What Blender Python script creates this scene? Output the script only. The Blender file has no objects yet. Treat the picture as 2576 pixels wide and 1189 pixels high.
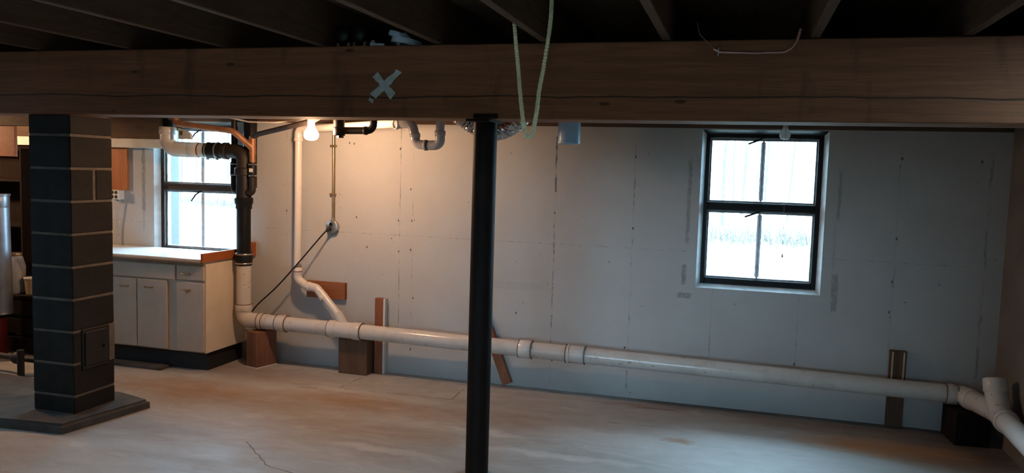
import bpy, bmesh, math, random
from mathutils import Vector, Matrix, noise
random.seed(7)
S = bpy.context.scene
COL = S.collection
PI = math.pi

# ------------------------------------------------------------------ camera
cam_d = bpy.data.cameras.new('camera'); cam = bpy.data.objects.new('camera', cam_d); COL.objects.link(cam)
cam_d.sensor_width = 36.0; cam_d.lens = 28.078; cam_d.clip_start = 0.02; cam_d.clip_end = 400
r_ = Vector((0.96082, 0.27564, 0.02906)); u_ = Vector((-0.05073, 0.07181, 0.99613)); f_ = Vector((-0.27248, 0.95858, -0.08298))
cam.matrix_world = Matrix(((r_.x, u_.x, -f_.x, 0), (r_.y, u_.y, -f_.y, 0), (r_.z, u_.z, -f_.z, 1.6), (0, 0, 0, 1)))
S.camera = cam

# ------------------------------------------------------------------ sky, daylight, exposure
SKY = 42.0
BULB = 565.0
W = bpy.data.worlds.new('overcast_sky'); S.world = W; W.use_nodes = True
bg = W.node_tree.nodes['Background']
bg.inputs[0].default_value = (0.50, 0.77, 1.0, 1); bg.inputs[1].default_value = SKY
S.view_settings.view_transform = 'Standard'; S.view_settings.look = 'None'
S.view_settings.gamma = 1; S.view_settings.use_curve_mapping = False
S.view_settings.exposure = 0.0
S.cycles.max_bounces = 8; S.cycles.diffuse_bounces = 5; S.cycles.transparent_max_bounces = 12
S.cycles.caustics_reflective = False; S.cycles.caustics_refractive = False
S.cycles.sample_clamp_indirect = 4.0

def area(name, loc, rot, sx, sy, energy=0, color=(1, 1, 1), portal=False):
    d = bpy.data.lights.new(name, 'AREA'); d.shape = 'RECTANGLE'; d.size = sx; d.size_y = sy
    d.energy = energy; d.color = color; d.cycles.is_portal = portal
    o = bpy.data.objects.new(name, d); COL.objects.link(o); o.location = loc; o.rotation_euler = rot
    return o
# portals only guide the sampling of the sky through the window openings
area('window_portal', (0.135, 5.90, 1.376), (-PI/2, 0, 0), 0.82, 1.10, portal=True)
area('window_portal', (-4.33, 5.90, 1.376), (-PI/2, 0, 0), 0.82, 1.10, portal=True)
area('window_portal', (-1.2, -3.78, 1.13), (PI/2, 0, 0), 2.62, .88, portal=True)

# ------------------------------------------------------------------ materials
def mat(name): 
    m = bpy.data.materials.new(name); m.use_nodes = True; nt = m.node_tree
    return m, nt, nt.nodes['Principled BSDF']
def N(nt, t, **kw):
    n = nt.nodes.new(t)
    for k, v in kw.items(): setattr(n, k, v)
    return n
def math_(nt, op, a, b=None, c=None, clamp=False):
    n = N(nt, 'ShaderNodeMath', operation=op, use_clamp=clamp)
    for i, v in enumerate((a, b, c)):
        if v is None: continue
        if isinstance(v, (int, float)): n.inputs[i].default_value = v
        else: nt.links.new(v, n.inputs[i])
    return n.outputs[0]
def mixc(nt, fac, a, b, blend='MIX'):
    n = N(nt, 'ShaderNodeMix', data_type='RGBA', blend_type=blend)
    for sock, v in ((n.inputs[0], fac), (n.inputs[6], a), (n.inputs[7], b)):
        if isinstance(v, (int, float)): sock.default_value = v
        elif isinstance(v, tuple): sock.default_value = (*v, 1) if len(v) == 3 else v
        else: nt.links.new(v, sock)
    return n.outputs[2]
def coords(nt, scale=(1, 1, 1), rot=(0, 0, 0)):
    tc = N(nt, 'ShaderNodeTexCoord'); mp = N(nt, 'ShaderNodeMapping')
    mp.inputs['Scale'].default_value = scale; mp.inputs['Rotation'].default_value = rot
    nt.links.new(tc.outputs['Object'], mp.inputs[0]); return mp.outputs[0]
def noise_(nt, vec, scale, detail=4, rough=.55, dist=0):
    n = N(nt, 'ShaderNodeTexNoise'); n.inputs['Scale'].default_value = scale
    n.inputs['Detail'].default_value = detail; n.inputs['Roughness'].default_value = rough
    n.inputs['Distortion'].default_value = dist
    nt.links.new(vec, n.inputs['Vector']); return n.outputs['Fac']
def ramp(nt, fac, a, b, lo=0.0, hi=1.0):
    n = N(nt, 'ShaderNodeMapRange', clamp=True)
    n.inputs['From Min'].default_value = a; n.inputs['From Max'].default_value = b
    n.inputs['To Min'].default_value = lo; n.inputs['To Max'].default_value = hi
    nt.links.new(fac, n.inputs['Value']); return n.outputs[0]
def bump(nt, b, h, strength=.3, dist=.01):
    n = N(nt, 'ShaderNodeBump'); n.inputs['Strength'].default_value = strength; n.inputs['Distance'].default_value = dist
    nt.links.new(h, n.inputs['Height']); nt.links.new(n.outputs[0], b.inputs['Normal'])
def sep(nt, vec):
    n = N(nt, 'ShaderNodeSeparateXYZ'); nt.links.new(vec, n.inputs[0]); return n.outputs

def plain(name, c, rough=.5, metal=0.0, var=.25, vscale=12, spec=.5, bmp=0.0):
    m, nt, b = mat(name); v = coords(nt)
    n = noise_(nt, v, vscale, 5)
    f = ramp(nt, n, .3, .7)
    col = mixc(nt, f, tuple(x * (1 - var) for x in c), tuple(min(1, x * (1 + var * .6)) for x in c))
    nt.links.new(col, b.inputs['Base Color'])
    b.inputs['Roughness'].default_value = rough; b.inputs['Metallic'].default_value = metal
    b.inputs['Specular IOR Level'].default_value = spec
    if bmp: bump(nt, b, noise_(nt, v, vscale * 6, 4), bmp, .004)
    return m
def wood(name, c1, c2, axis='X', rough=.7, scale=1.0, knots=True, spec=.3):
    m, nt, b = mat(name)
    sc = {'X': (.9, 9, 9), 'Y': (9, .9, 9), 'Z': (9, 9, .9)}[axis]
    v = coords(nt, tuple(s * scale for s in sc))
    g = noise_(nt, v, 2.2, 6, .6, .6)
    f = ramp(nt, g, .3, .7)
    fine = noise_(nt, coords(nt, tuple(s * scale * 7 for s in sc)), 2.0, 3)
    col = mixc(nt, f, c1, c2)
    col = mixc(nt, ramp(nt, fine, .35, .75, 0, .35), col, tuple(x * .45 for x in c1))
    if knots:
        vo = N(nt, 'ShaderNodeTexVoronoi'); vo.inputs['Scale'].default_value = 1.0
        ks = {'X': (1.6, 5, 5), 'Y': (5, 1.6, 5), 'Z': (5, 5, 1.6)}[axis]
        nt.links.new(coords(nt, tuple(s * scale for s in ks)), vo.inputs['Vector'])
        k = ramp(nt, vo.outputs['Distance'], .05, .16, 1, 0)
        col = mixc(nt, math_(nt, 'MULTIPLY', k, .75), col, tuple(x * .3 for x in c1))
    nt.links.new(col, b.inputs['Base Color']); b.inputs['Roughness'].default_value = rough
    b.inputs['Specular IOR Level'].default_value = spec
    bump(nt, b, g, .25, .004)
    return m

def concrete_wall():
    m, nt, b = mat('painted_concrete'); v = coords(nt); x, y, z = sep(nt, v)[:3]
    big = noise_(nt, v, 1.3, 5, .6); mid = noise_(nt, v, 9, 6, .65); fine = noise_(nt, v, 60, 3, .6)
    col = mixc(nt, ramp(nt, big, .3, .7), (.43, .425, .41), (.49, .487, .475))
    col = mixc(nt, ramp(nt, mid, .35, .75, 0, .22), col, (.40, .40, .395))
    # bug holes
    vo = N(nt, 'ShaderNodeTexVoronoi'); vo.inputs['Scale'].default_value = 16; vo.inputs['Randomness'].default_value = 1
    nt.links.new(v, vo.inputs['Vector'])
    r = sep(nt, vo.outputs['Color'])[0]
    lim = math_(nt, 'MULTIPLY', math_(nt, 'MAXIMUM', math_(nt, 'SUBTRACT', r, .62), 0.0), .20)
    hole = math_(nt, 'LESS_THAN', vo.outputs['Distance'], lim)
    v2 = N(nt, 'ShaderNodeTexVoronoi'); v2.inputs['Scale'].default_value = 34
    nt.links.new(v, v2.inputs['Vector'])
    l2 = math_(nt, 'MULTIPLY', math_(nt, 'MAXIMUM', math_(nt, 'SUBTRACT', sep(nt, v2.outputs['Color'])[1], .70), 0.0), .75)
    hole = math_(nt, 'MAXIMUM', hole, math_(nt, 'LESS_THAN', v2.outputs['Distance'], l2))
    wob = math_(nt, 'MULTIPLY', math_(nt, 'SUBTRACT', noise_(nt, v, 14, 5, .7), .5), .016)
    xs = math_(nt, 'ADD', x, wob); zs = math_(nt, 'ADD', z, wob)
    brk = noise_(nt, coords(nt, (3, 3, 1)), 9, 4, .75)
    total = None; soft = None
    def add(a, q): return q if a is None else math_(nt, 'MAXIMUM', a, q)
    def vline(px, w, lo, hi, th, k=1.0):
        d = math_(nt, 'ABSOLUTE', math_(nt, 'SUBTRACT', xs, px))
        q = ramp(nt, d, w * .5, w, 1, 0)
        q = math_(nt, 'MULTIPLY', q, math_(nt, 'GREATER_THAN', z, lo)); q = math_(nt, 'MULTIPLY', q, math_(nt, 'LESS_THAN', z, hi))
        q = math_(nt, 'MULTIPLY', q, ramp(nt, brk, th - .05, th + .05, 0.06, k))
        return q
    for px, w, lo, hi, th, k in ((-3.479, .004, .3, 1.95, .62, .7), (-2.495, .0038, .3, 1.95, .53, .6), (-2.39, .0035, .05, 1.95, .60, .55),
                           (-1.282, .0085, 1.45, 1.85, .47, .8), (-1.282, .007, .05, 1.5, .57, .8), (-.718, .007, .05, 1.8, .57, .8),
                           (-.156, .006, .2, .82, .56, .5), (.409, .006, .2, .82, .56, .5), (.98, .008, .3, 1.8, .60, .8), (1.5, .012, .3, 1.8, .56, .5)):
        total = add(total, vline(px, w, lo, hi, th, k))
    d = math_(nt, 'ABSOLUTE', math_(nt, 'SUBTRACT', zs, 1.075))
    total = add(total, math_(nt, 'MULTIPLY', ramp(nt, d, .002, .0045, 1, 0), ramp(nt, brk, .48, .62, 0.03, .35)))
    # dark pockets left by form ties
    for px, pz in ((-1.285, 1.77), (-1.285, 1.30), (-.718, 1.215), (-.718, 1.715), (.985, 1.745), (.985, 1.23), (.975, .95), (.97, .75),
                   (-2.505, 1.19), (-2.40, 1.19), (-2.50, .95), (-2.41, 1.43), (-2.86, 1.2), (-2.93, 1.77), (-2.89, 1.765), (-3.48, 1.22),
                   (-2.77, .97), (-2.375, .6), (-2.40, .97), (-1.55, .55), (-.74, .36), (-1.27, .22), (-2.39, .2), (1.44, 1.735), (-2.5, 1.735), (.405, .35)):
        dx = math_(nt, 'MULTIPLY', math_(nt, 'ADD', math_(nt, 'SUBTRACT', x, px), math_(nt, 'MULTIPLY', wob, 1.6)), 1.7)
        dz = math_(nt, 'SUBTRACT', zs, pz)
        q = math_(nt, 'ADD', math_(nt, 'MULTIPLY', dx, dx), math_(nt, 'MULTIPLY', dz, dz))
        total = add(total, ramp(nt, q, .00003, .00013, 1, 0))
    # grey mortar smears beside the windows
    nz = noise_(nt, v, 30, 4, .7)
    for x0, x1, z0, z1, k in ((-.355, -.325, 1.12, 1.72, .55), (-.368, -.335, .84, .985, .7), (-.40, -.29, .745, .785, .7), (.612, .635, 1.33, 1.66, .55),
                           (.605, .65, .72, .98, .6), (.60, .62, 1.0, 1.3, .25), (-4.86, -4.82, 1.15, 1.74, .7), (-4.85, -4.835, 1.0, 1.2, .45), (-1.9, -1.3, .72, .78, .12)):
        ax = math_(nt, 'ABSOLUTE', math_(nt, 'SUBTRACT', math_(nt, 'ADD', xs, wob), (x0 + x1) / 2)); az = math_(nt, 'ABSOLUTE', math_(nt, 'SUBTRACT', zs, (z0 + z1) / 2))
        q = math_(nt, 'MULTIPLY', ramp(nt, ax, (x1 - x0) * .3, (x1 - x0) * .55, 1, 0), ramp(nt, az, (z1 - z0) * .44, (z1 - z0) * .52, 1, 0))
        soft = add(soft, math_(nt, 'MULTIPLY', math_(nt, 'MULTIPLY', q, ramp(nt, nz, .3, .55, .35, 1)), k))
    total = add(total, hole)
    col = mixc(nt, soft, col, (.17, .17, .165))
    col = mixc(nt, math_(nt, 'MULTIPLY', total, .9), col, (.045, .04, .035))
    # foot of the wall, darker towards the floor with an uneven edge
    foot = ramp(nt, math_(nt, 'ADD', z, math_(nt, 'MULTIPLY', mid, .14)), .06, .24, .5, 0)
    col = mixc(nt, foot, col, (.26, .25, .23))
    nt.links.new(col, b.inputs['Base Color']); b.inputs['Roughness'].default_value = .85; b.inputs['Specular IOR Level'].default_value = .25
    h = math_(nt, 'SUBTRACT', math_(nt, 'ADD', math_(nt, 'MULTIPLY', fine, .35), math_(nt, 'MULTIPLY', mid, .6)), math_(nt, 'MULTIPLY', total, 1.2))
    bump(nt, b, h, .45, .006)
    return m

def concrete_floor():
    m, nt, b = mat('stained_concrete_floor'); v = coords(nt); x, y, z = sep(nt, v)[:3]
    big = noise_(nt, coords(nt, (.8, 1.6, 1)), 1.1, 5, .6, .4); mid = noise_(nt, coords(nt, (1, 2.6, 1)), 3.2, 6, .68, .6); fine = noise_(nt, v, 70, 3, .6)
    col = mixc(nt, ramp(nt, big, .3, .7), (.30, .285, .265), (.44, .43, .41))
    col = mixc(nt, ramp(nt, mid, .42, .72, 0, .35), col, (.25, .205, .165))
    col = mixc(nt, ramp(nt, noise_(nt, coords(nt, (1, 2.2, 1)), 1.9, 6, .7, .8), .58, .72, 0, .4), col, (.66, .65, .63))
    wx = math_(nt, 'ADD', x, math_(nt, 'MULTIPLY', math_(nt, 'SUBTRACT', noise_(nt, v, 2.6, 5, .65), .5), .34))
    wy = math_(nt, 'ADD', y, math_(nt, 'MULTIPLY', math_(nt, 'SUBTRACT', noise_(nt, coords(nt, (1.3, 1.1, 1)), 3.1, 5, .65), .5), .22))
    rust = noise_(nt, coords(nt, (1, 2.2, 1)), 5, 5, .7)
    def blob(cx, cy, rx, ry, k, c):
        nonlocal col
        a = math_(nt, 'DIVIDE', math_(nt, 'SUBTRACT', wx, cx), rx); e = math_(nt, 'DIVIDE', math_(nt, 'SUBTRACT', wy, cy), ry)
        q = math_(nt, 'ADD', math_(nt, 'MULTIPLY', a, a), math_(nt, 'MULTIPLY', e, e))
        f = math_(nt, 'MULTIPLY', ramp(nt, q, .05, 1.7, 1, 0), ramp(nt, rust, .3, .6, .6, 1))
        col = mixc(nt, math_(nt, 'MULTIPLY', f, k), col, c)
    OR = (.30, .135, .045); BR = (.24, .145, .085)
    blob(1.0, 5.64, 1.5, .20, .85, (.065, .046, .036)); blob(-.2, 5.64, 1.0, .13, .6, (.12, .085, .065)); blob(.0, 4.75, .95, .38, .55, (.62, .62, .61)); blob(1.45, 5.25, .4, .35, .8, (.10, .05, .03)); blob(.55, 5.42, .5, .14, .55, BR)  # the pale grey blob paints in the pool of window light
    blob(-2.5, 4.85, .55, .16, .6, OR); blob(-1.9, 4.75, .75, .14, .5, BR); blob(-3.7, 4.7, .6, .22, .65, OR)
    blob(-3.1, 4.55, .7, .16, .5, BR); blob(-2.0, 4.35, .6, .12, .45, BR); blob(-.6, 5.45, .28, .05, .6, (.26, .10, .05))
    blob(-.29, 4.82, .10, .05, .75, OR); blob(-3.4, 5.2, .5, .2, .5, BR); blob(-1.1, 4.9, .9, .10, .35, BR); blob(-3.0, 4.1, 1.2, .35, .25, BR)
    blob(.92, 5.12, .48, .17, .95, (.50, .22, .075)); blob(1.2, 4.95, .3, .12, .5, (.30, .14, .06)); blob(-1.4, 4.55, .25, .04, .45, (.72, .71, .69)); blob(-.9, 4.3, .5, .05, .4, (.72, .71, .69)); blob(-1.9, 4.05, .3, .05, .4, (.7, .69, .67))
    # saw cut patch and hairline cracks
    total = None
    wob = math_(nt, 'MULTIPLY', math_(nt, 'SUBTRACT', noise_(nt, v, 8, 5, .7), .5), .03); brk = noise_(nt, v, 7, 3, .7)
    def seg(ax, ay, bx, by, w=.006, th=.42):
        nonlocal total
        dx, dy = bx - ax, by - ay; L = math.hypot(dx, dy)
        px = math_(nt, 'SUBTRACT', math_(nt, 'ADD', x, wob), ax); py = math_(nt, 'SUBTRACT', math_(nt, 'ADD', y, wob), ay)
        t = math_(nt, 'ADD', math_(nt, 'MULTIPLY', px, dx / L), math_(nt, 'MULTIPLY', py, dy / L))
        d = math_(nt, 'ABSOLUTE', math_(nt, 'SUBTRACT', math_(nt, 'MULTIPLY', px, -dy / L), math_(nt, 'MULTIPLY', py, -dx / L)))
        q = math_(nt, 'MULTIPLY', ramp(nt, d, w * .4, w, 1, 0), math_(nt, 'LESS_THAN', math_(nt, 'ABSOLUTE', math_(nt, 'SUBTRACT', t, L / 2)), L / 2))
        q = math_(nt, 'MULTIPLY', q, ramp(nt, brk, th, th + .1, .15, 1))
        total = q if total is None else math_(nt, 'MAXIMUM', total, q)
    seg(-2.71, 5.09, -2.69, 5.40); seg(-2.71, 5.09, -1.86, 5.12); seg(-1.86, 5.12, -1.87, 5.40); seg(-2.38, 5.51, -1.5, 5.53, .008)
    seg(-2.66, 3.90, -2.35, 3.62, .005, .3); seg(-2.35, 3.62, -1.9, 3.50, .005, .35); seg(-3.0, 5.0, -2.85, 5.03, .008, .4); seg(-.75, 5.02, -.45, 5.03, .008, .45)
    seg(-.62, 5.42, -.35, 5.44, .010, .4)
    col = mixc(nt, math_(nt, 'MULTIPLY', total, .8), col, (.07, .05, .035))
    sp = N(nt, 'ShaderNodeTexVoronoi'); sp.inputs['Scale'].default_value = 9; nt.links.new(v, sp.inputs['Vector'])
    sr = math_(nt, 'MULTIPLY', math_(nt, 'MAXIMUM', math_(nt, 'SUBTRACT', sep(nt, sp.outputs['Color'])[0], .8), 0), .25)
    col = mixc(nt, math_(nt, 'MULTIPLY', math_(nt, 'LESS_THAN', sp.outputs['Distance'], sr), .6), col, (.10, .08, .06))
    nt.links.new(col, b.inputs['Base Color'])
    nt.links.new(ramp(nt, mid, .3, .7, .42, .7), b.inputs['Roughness']); b.inputs['Specular IOR Level'].default_value = .35
    bump(nt, b, math_(nt, 'SUBTRACT', math_(nt, 'ADD', mid, math_(nt, 'MULTIPLY', fine, .15)), total), .25, .006)
    return m

def beam_wood():
    m, nt, b = mat('old_beam_wood'); v = coords(nt); x, y, z = sep(nt, v)[:3]
    g = noise_(nt, coords(nt, (.6, 12, 12)), 2.0, 6, .62, .5); f = ramp(nt, g, .3, .7)
    col = mixc(nt, f, (.165, .064, .027), (.27, .105, .045))
    col = mixc(nt, ramp(nt, noise_(nt, coords(nt, (2, 3, 60)), 2.4, 3), .4, .8, 0, .4), col, (.04, .022, .012))
    wav = math_(nt, 'MULTIPLY', math_(nt, 'SUBTRACT', noise_(nt, coords(nt, (1, 0, 0)), 1.4, 3, .5), .5), .05)
    d = math_(nt, 'ABSOLUTE', math_(nt, 'SUBTRACT', math_(nt, 'ADD', z, wav), 1.955))
    ln = ramp(nt, d, .0018, .0055, 1, 0)
    vo = N(nt, 'ShaderNodeTexVoronoi'); vo.inputs['Scale'].default_value = 1
    nt.links.new(coords(nt, (2.1, 3, 6.5)), vo.inputs['Vector'])
    kr = math_(nt, 'MULTIPLY', sep(nt, vo.outputs['Color'])[1], .17)
    kn = math_(nt, 'MULTIPLY', math_(nt, 'LESS_THAN', vo.outputs['Distance'], kr), .7)
    stain = ramp(nt, noise_(nt, coords(nt, (5, 2, 1.2), (0, .35, 0)), 1.5, 4, .6), .60, .74, 0, .55)
    col = mixc(nt, stain, col, (.032, .018, .011))
    col = mixc(nt, math_(nt, 'MAXIMUM', math_(nt, 'MULTIPLY', ln, .85), kn), col, (.02, .011, .007))
    nt.links.new(col, b.inputs['Base Color']); b.inputs['Roughness'].default_value = .75; b.inputs['Specular IOR Level'].default_value = .25
    bump(nt, b, math_(nt, 'SUBTRACT', g, ln), .3, .005)
    return m

def pvc(name, c, dirt=.35):
    m, nt, b = mat(name); v = coords(nt)
    d = ramp(nt, noise_(nt, v, 7, 6, .7, .5), .50, .75, 0, dirt)
    sp = ramp(nt, noise_(nt, coords(nt, (.6, 1.5, 1.5)), 26, 3, .6), .64, .70, 0, dirt * 1.7)
    col = mixc(nt, math_(nt, 'MAXIMUM', d, sp), c, (.20, .13, .085))
    nt.links.new(col, b.inputs['Base Color']); b.inputs['Roughness'].default_value = .22; b.inputs['Specular IOR Level'].default_value = .45
    return m

def glass_mat():
    m, nt, b = mat('window_glass'); out = nt.nodes['Material Output']
    t = N(nt, 'ShaderNodeBsdfTransparent'); t.inputs[0].default_value = (.93, .97, .97, 1)
    g = N(nt, 'ShaderNodeBsdfGlossy'); g.inputs['Roughness'].default_value = .03
    dn = N(nt, 'ShaderNodeBsdfDiffuse'); dn.inputs[0].default_value = (.8, .8, .78, 1)
    lw = N(nt, 'ShaderNodeLayerWeight'); lw.inputs[0].default_value = .15
    mx = N(nt, 'ShaderNodeMixShader'); nt.links.new(ramp(nt, lw.outputs['Fresnel'], 0, 1, .02, .8), mx.inputs[0])
    nt.links.new(t.outputs[0], mx.inputs[1]); nt.links.new(g.outputs[0], mx.inputs[2])
    m2 = N(nt, 'ShaderNodeMixShader'); nt.links.new(ramp(nt, noise_(nt, coords(nt), 9, 5, .7), .5, .8, .02, .10), m2.inputs[0])
    nt.links.new(mx.outputs[0], m2.inputs[1]); nt.links.new(dn.outputs[0], m2.inputs[2])
    nt.links.new(m2.outputs[0], out.inputs[0]); return m

def translucent(name, c, trans=.6, rough=.3):
    m, nt, b = mat(name); out = nt.nodes['Material Output']
    b.inputs['Base Color'].default_value = (*c, 1); b.inputs['Roughness'].default_value = rough
    t = N(nt, 'ShaderNodeBsdfTranslucent'); t.inputs[0].default_value = (*c, 1)
    mx = N(nt, 'ShaderNodeMixShader'); mx.inputs[0].default_value = trans
    nt.links.new(b.outputs[0], mx.inputs[1]); nt.links.new(t.outputs[0], mx.inputs[2]); nt.links.new(mx.outputs[0], out.inputs[0])
    return m

def emit(name, c, s):
    m, nt, b = mat(name); b.inputs['Base Color'].default_value = (.9, .9, .9, 1)
    b.inputs['Emission Color'].default_value = (*c, 1); b.inputs['Emission Strength'].default_value = s
    return m

M = dict(
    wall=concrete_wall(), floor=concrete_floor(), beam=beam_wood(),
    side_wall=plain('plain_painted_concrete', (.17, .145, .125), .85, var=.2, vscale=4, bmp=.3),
    joist=wood('joist_wood', (.125, .080, .052), (.195, .130, .085), 'Y'), plank=wood('subfloor_wood', (.24, .155, .095), (.36, .24, .15), 'X'),
    sill=wood('sill_wood', (.075, .042, .025), (.13, .075, .045), 'X'),
    orange=wood('orange_wood', (.32, .09, .022), (.44, .135, .035), 'Z', .55), orange_x=wood('orange_wood_across', (.27, .075, .018), (.38, .115, .03), 'Y', .55),
    red_board=wood('red_brown_board', (.22, .075, .03), (.33, .125, .05), 'X', .7), red_post=wood('red_brown_upright', (.22, .075, .035), (.33, .12, .06), 'Z', .7),
    block_wood=wood('dark_timber', (.085, .045, .027), (.16, .085, .05), 'Z', .8), block_red=wood('red_timber', (.15, .068, .04), (.26, .12, .07), 'Z', .7),
    black_paint=plain('black_post_paint', (.011, .006, .0045), .6, var=.3, vscale=8, spec=.08),
    pier=plain('black_block_paint', (.016, .0145, .0135), .8, var=.35, vscale=9, bmp=.5, spec=.2), mortar=plain('mortar', (.115, .095, .075), .9, var=.3, vscale=14, bmp=.6),
    iron=plain('cast_iron', (.012, .009, .008), .55, .2, var=.5, vscale=10, bmp=.3), iron_rust=plain('rusty_iron', (.022, .014, .010), .6, .2, var=.5, vscale=10, bmp=.3),
    abs=plain('black_plastic_pipe', (.007, .0065, .006), .45, var=.3, spec=.25), rubber=plain('black_rubber', (.007, .0065, .0065), .5, spec=.3, var=.3),
    pvc=pvc('grimy_white_pipe', (.60, .565, .52)), pvc_clean=pvc('clean_white_pipe', (.68, .65, .61), .12), pvc_grey=pvc('greyish_pipe', (.52, .53, .54), .12),
    primer=plain('purple_primer', (.16, .035, .05), .4, var=.4), rust_band=plain('brown_glue_band', (.20, .075, .035), .5, var=.4),
    copper=plain('tarnished_copper', (.36, .17, .085), .5, .35, var=.35, vscale=14), bright_copper=plain('copper_tube', (.42, .22, .16), .35, .7, var=.3),
    steel=plain('steel_band', (.55, .53, .5), .3, .9, var=.2), galv=plain('galvanised_steel', (.30, .33, .38), .38, .75, var=.3, vscale=7), foil=plain('foil', (.55, .53, .51), .18, 1.0, var=.15),
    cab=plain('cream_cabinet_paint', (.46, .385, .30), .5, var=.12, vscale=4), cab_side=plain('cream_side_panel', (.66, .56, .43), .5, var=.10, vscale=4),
    top=plain('white_laminate', (.80, .81, .80), .22, var=.05), edge=wood('worktop_edge_wood', (.28, .20, .14), (.38, .28, .20), 'X', .5), brass=plain('tarnished_brass', (.40, .30, .18), .3, .8),
    toe=plain('black_toe_kick', (.008, .008, .008), .7), frame=wood('dark_window_wood', (.006, .005, .005), (.016, .012, .010), 'X', .5, knots=False, spec=.15), frame_br=wood('dark_brown_window_wood', (.020, .012, .009), (.050, .030, .021), 'X', .5, knots=False, spec=.2),
    putty=plain('grey_putty', (.33, .34, .36), .6, var=.4, vscale=22), muntin=plain('grey_muntin_paint', (.50, .53, .58), .5, var=.35, vscale=18), reveal=plain('white_reveal_paint', (.50, .515, .52), .7, var=.25, vscale=10, bmp=.3),
    glass=glass_mat(), handle=plain('dark_bronze', (.02, .016, .02), .35, .5), rope=plain('yellow_rope', (.93, .90, .56), .8, var=.2, vscale=60, bmp=.4),
    porcelain=plain('white_porcelain', (.75, .74, .70), .3, var=.05), lit=emit('lit_bulb_glass', (1.0, .60, .35), BULB), lit_far=emit('lit_bulb_glass_far', (1.0, .60, .33), BULB * 1.8), frosted=translucent('frosted_bulb_glass', (.82, .83, .84), .45, .25),
    sleeve=translucent('pale_blue_plastic', (.66, .82, .92), .55, .3), white_tag=plain('grey_white_plastic', (.62, .64, .60), .5, var=.12), label=plain('paper_label', (.75, .74, .70), .7, var=.05),
    paint_x=plain('pale_grey_paint', (.46, .52, .50), .6, var=.25, vscale=25), white_wood=plain('white_painted_board', (.70, .69, .65), .6, var=.1), red=plain('red_enamel', (.10, .008, .012), .4, var=.3),
    slab=plain('grey_slab', (.065, .06, .054), .85, var=.5, vscale=7, bmp=.6), cream=plain('cream_plastic', (.55, .42, .27), .5), blue_white=plain('bluish_white_plastic', (.45, .58, .68), .45, var=.15, vscale=30),
    cable=plain('white_cable', (.6, .57, .52), .5), snow=plain('pale_lawn', (.62, .64, .58), .9, var=.12, vscale=.6), bark=plain('grey_bark', (.050, .048, .047), .9, var=.3), needles=plain('conifer_green', (.034, .046, .038), .9, var=.4), straw=plain('dry_brush', (.058, .047, .038), .9, var=.4),
    grime=plain('brown_grime', (.16, .085, .05), .7, var=.4, vscale=30),
    casing=plain('navy_casing_paint', (.008, .0105, .016), .6, var=.3, vscale=9),
    earth=plain('bare_earth', (.27, .215, .165), .9, var=.3, vscale=.8),
    dark_block=wood('black_stained_timber', (.011, .0065, .005), (.020, .012, .009), 'Z', .9, spec=.15),
    back=plain('cork_dark', (.09, .085, .08), .9),
)

# ------------------------------------------------------------------ builders
WL = {}
def tag(o, label=None, cat=None, group=None, kind=None):
    if label: o['label'] = label
    if cat: o['category'] = cat
    if group: o['group'] = group
    if kind: o['kind'] = kind
    return o
def root(name, loc, label=None, cat=None, group=None, kind=None):
    o = bpy.data.objects.new(name, None); o.empty_display_size = .1; COL.objects.link(o); o.location = loc; WL[o] = Vector(loc)
    return tag(o, label, cat, group, kind)
def obj(name, bm, m, parent=None, smooth=False, centre=True):
    """link the bmesh (built in room coordinates) as one mesh object"""
    if isinstance(m, str): m = M[m]
    bmesh.ops.recalc_face_normals(bm, faces=bm.faces)
    me = bpy.data.meshes.new(name)
    if centre and len(bm.verts):
        lo = Vector((min(v.co.x for v in bm.verts), min(v.co.y for v in bm.verts), min(v.co.z for v in bm.verts)))
        hi = Vector((max(v.co.x for v in bm.verts), max(v.co.y for v in bm.verts), max(v.co.z for v in bm.verts)))
        c = Vector(((lo.x + hi.x) / 2, (lo.y + hi.y) / 2, lo.z))
        bmesh.ops.translate(bm, verts=bm.verts, vec=-c)
    else: c = Vector((0, 0, 0))
    bm.to_mesh(me); bm.free(); me.materials.append(m)
    if smooth:
        me.polygons.foreach_set('use_smooth', [True] * len(me.polygons))
        try: me.set_sharp_from_angle(angle=math.radians(40))
        except Exception: pass
    o = bpy.data.objects.new(name, me); COL.objects.link(o); WL[o] = c
    if parent is not None: o.parent = parent; o.location = c - WL[parent]
    else: o.location = c
    return o
def nb(): return bmesh.new()
def box(bm, x0, x1, y0, y1, z0, z1, bev=0.0, mtx=None, seg=1):
    r = bmesh.ops.create_cube(bm, size=1.0); vs = r['verts']
    bmesh.ops.scale(bm, vec=(abs(x1 - x0), abs(y1 - y0), abs(z1 - z0)), verts=vs)
    if bev:
        es = list({e for v in vs for e in v.link_edges})
        rr = bmesh.ops.bevel(bm, geom=es, offset=bev, segments=seg, affect='EDGES', profile=.5)
        vs = list({v for f in rr['faces'] for v in f.verts} | {v for v in vs if v.is_valid})
    c = Vector(((x0 + x1) / 2, (y0 + y1) / 2, (z0 + z1) / 2))
    if mtx is not None: bmesh.ops.transform(bm, matrix=mtx, verts=vs)
    bmesh.ops.translate(bm, vec=c, verts=vs); return bm
def B(x0, x1, y0, y1, z0, z1, bev=0.0, mtx=None): return box(nb(), x0, x1, y0, y1, z0, z1, bev, mtx)
def quad(bm, a, b, c, d): bm.faces.new([bm.verts.new(p) for p in (a, b, c, d)])
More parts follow.
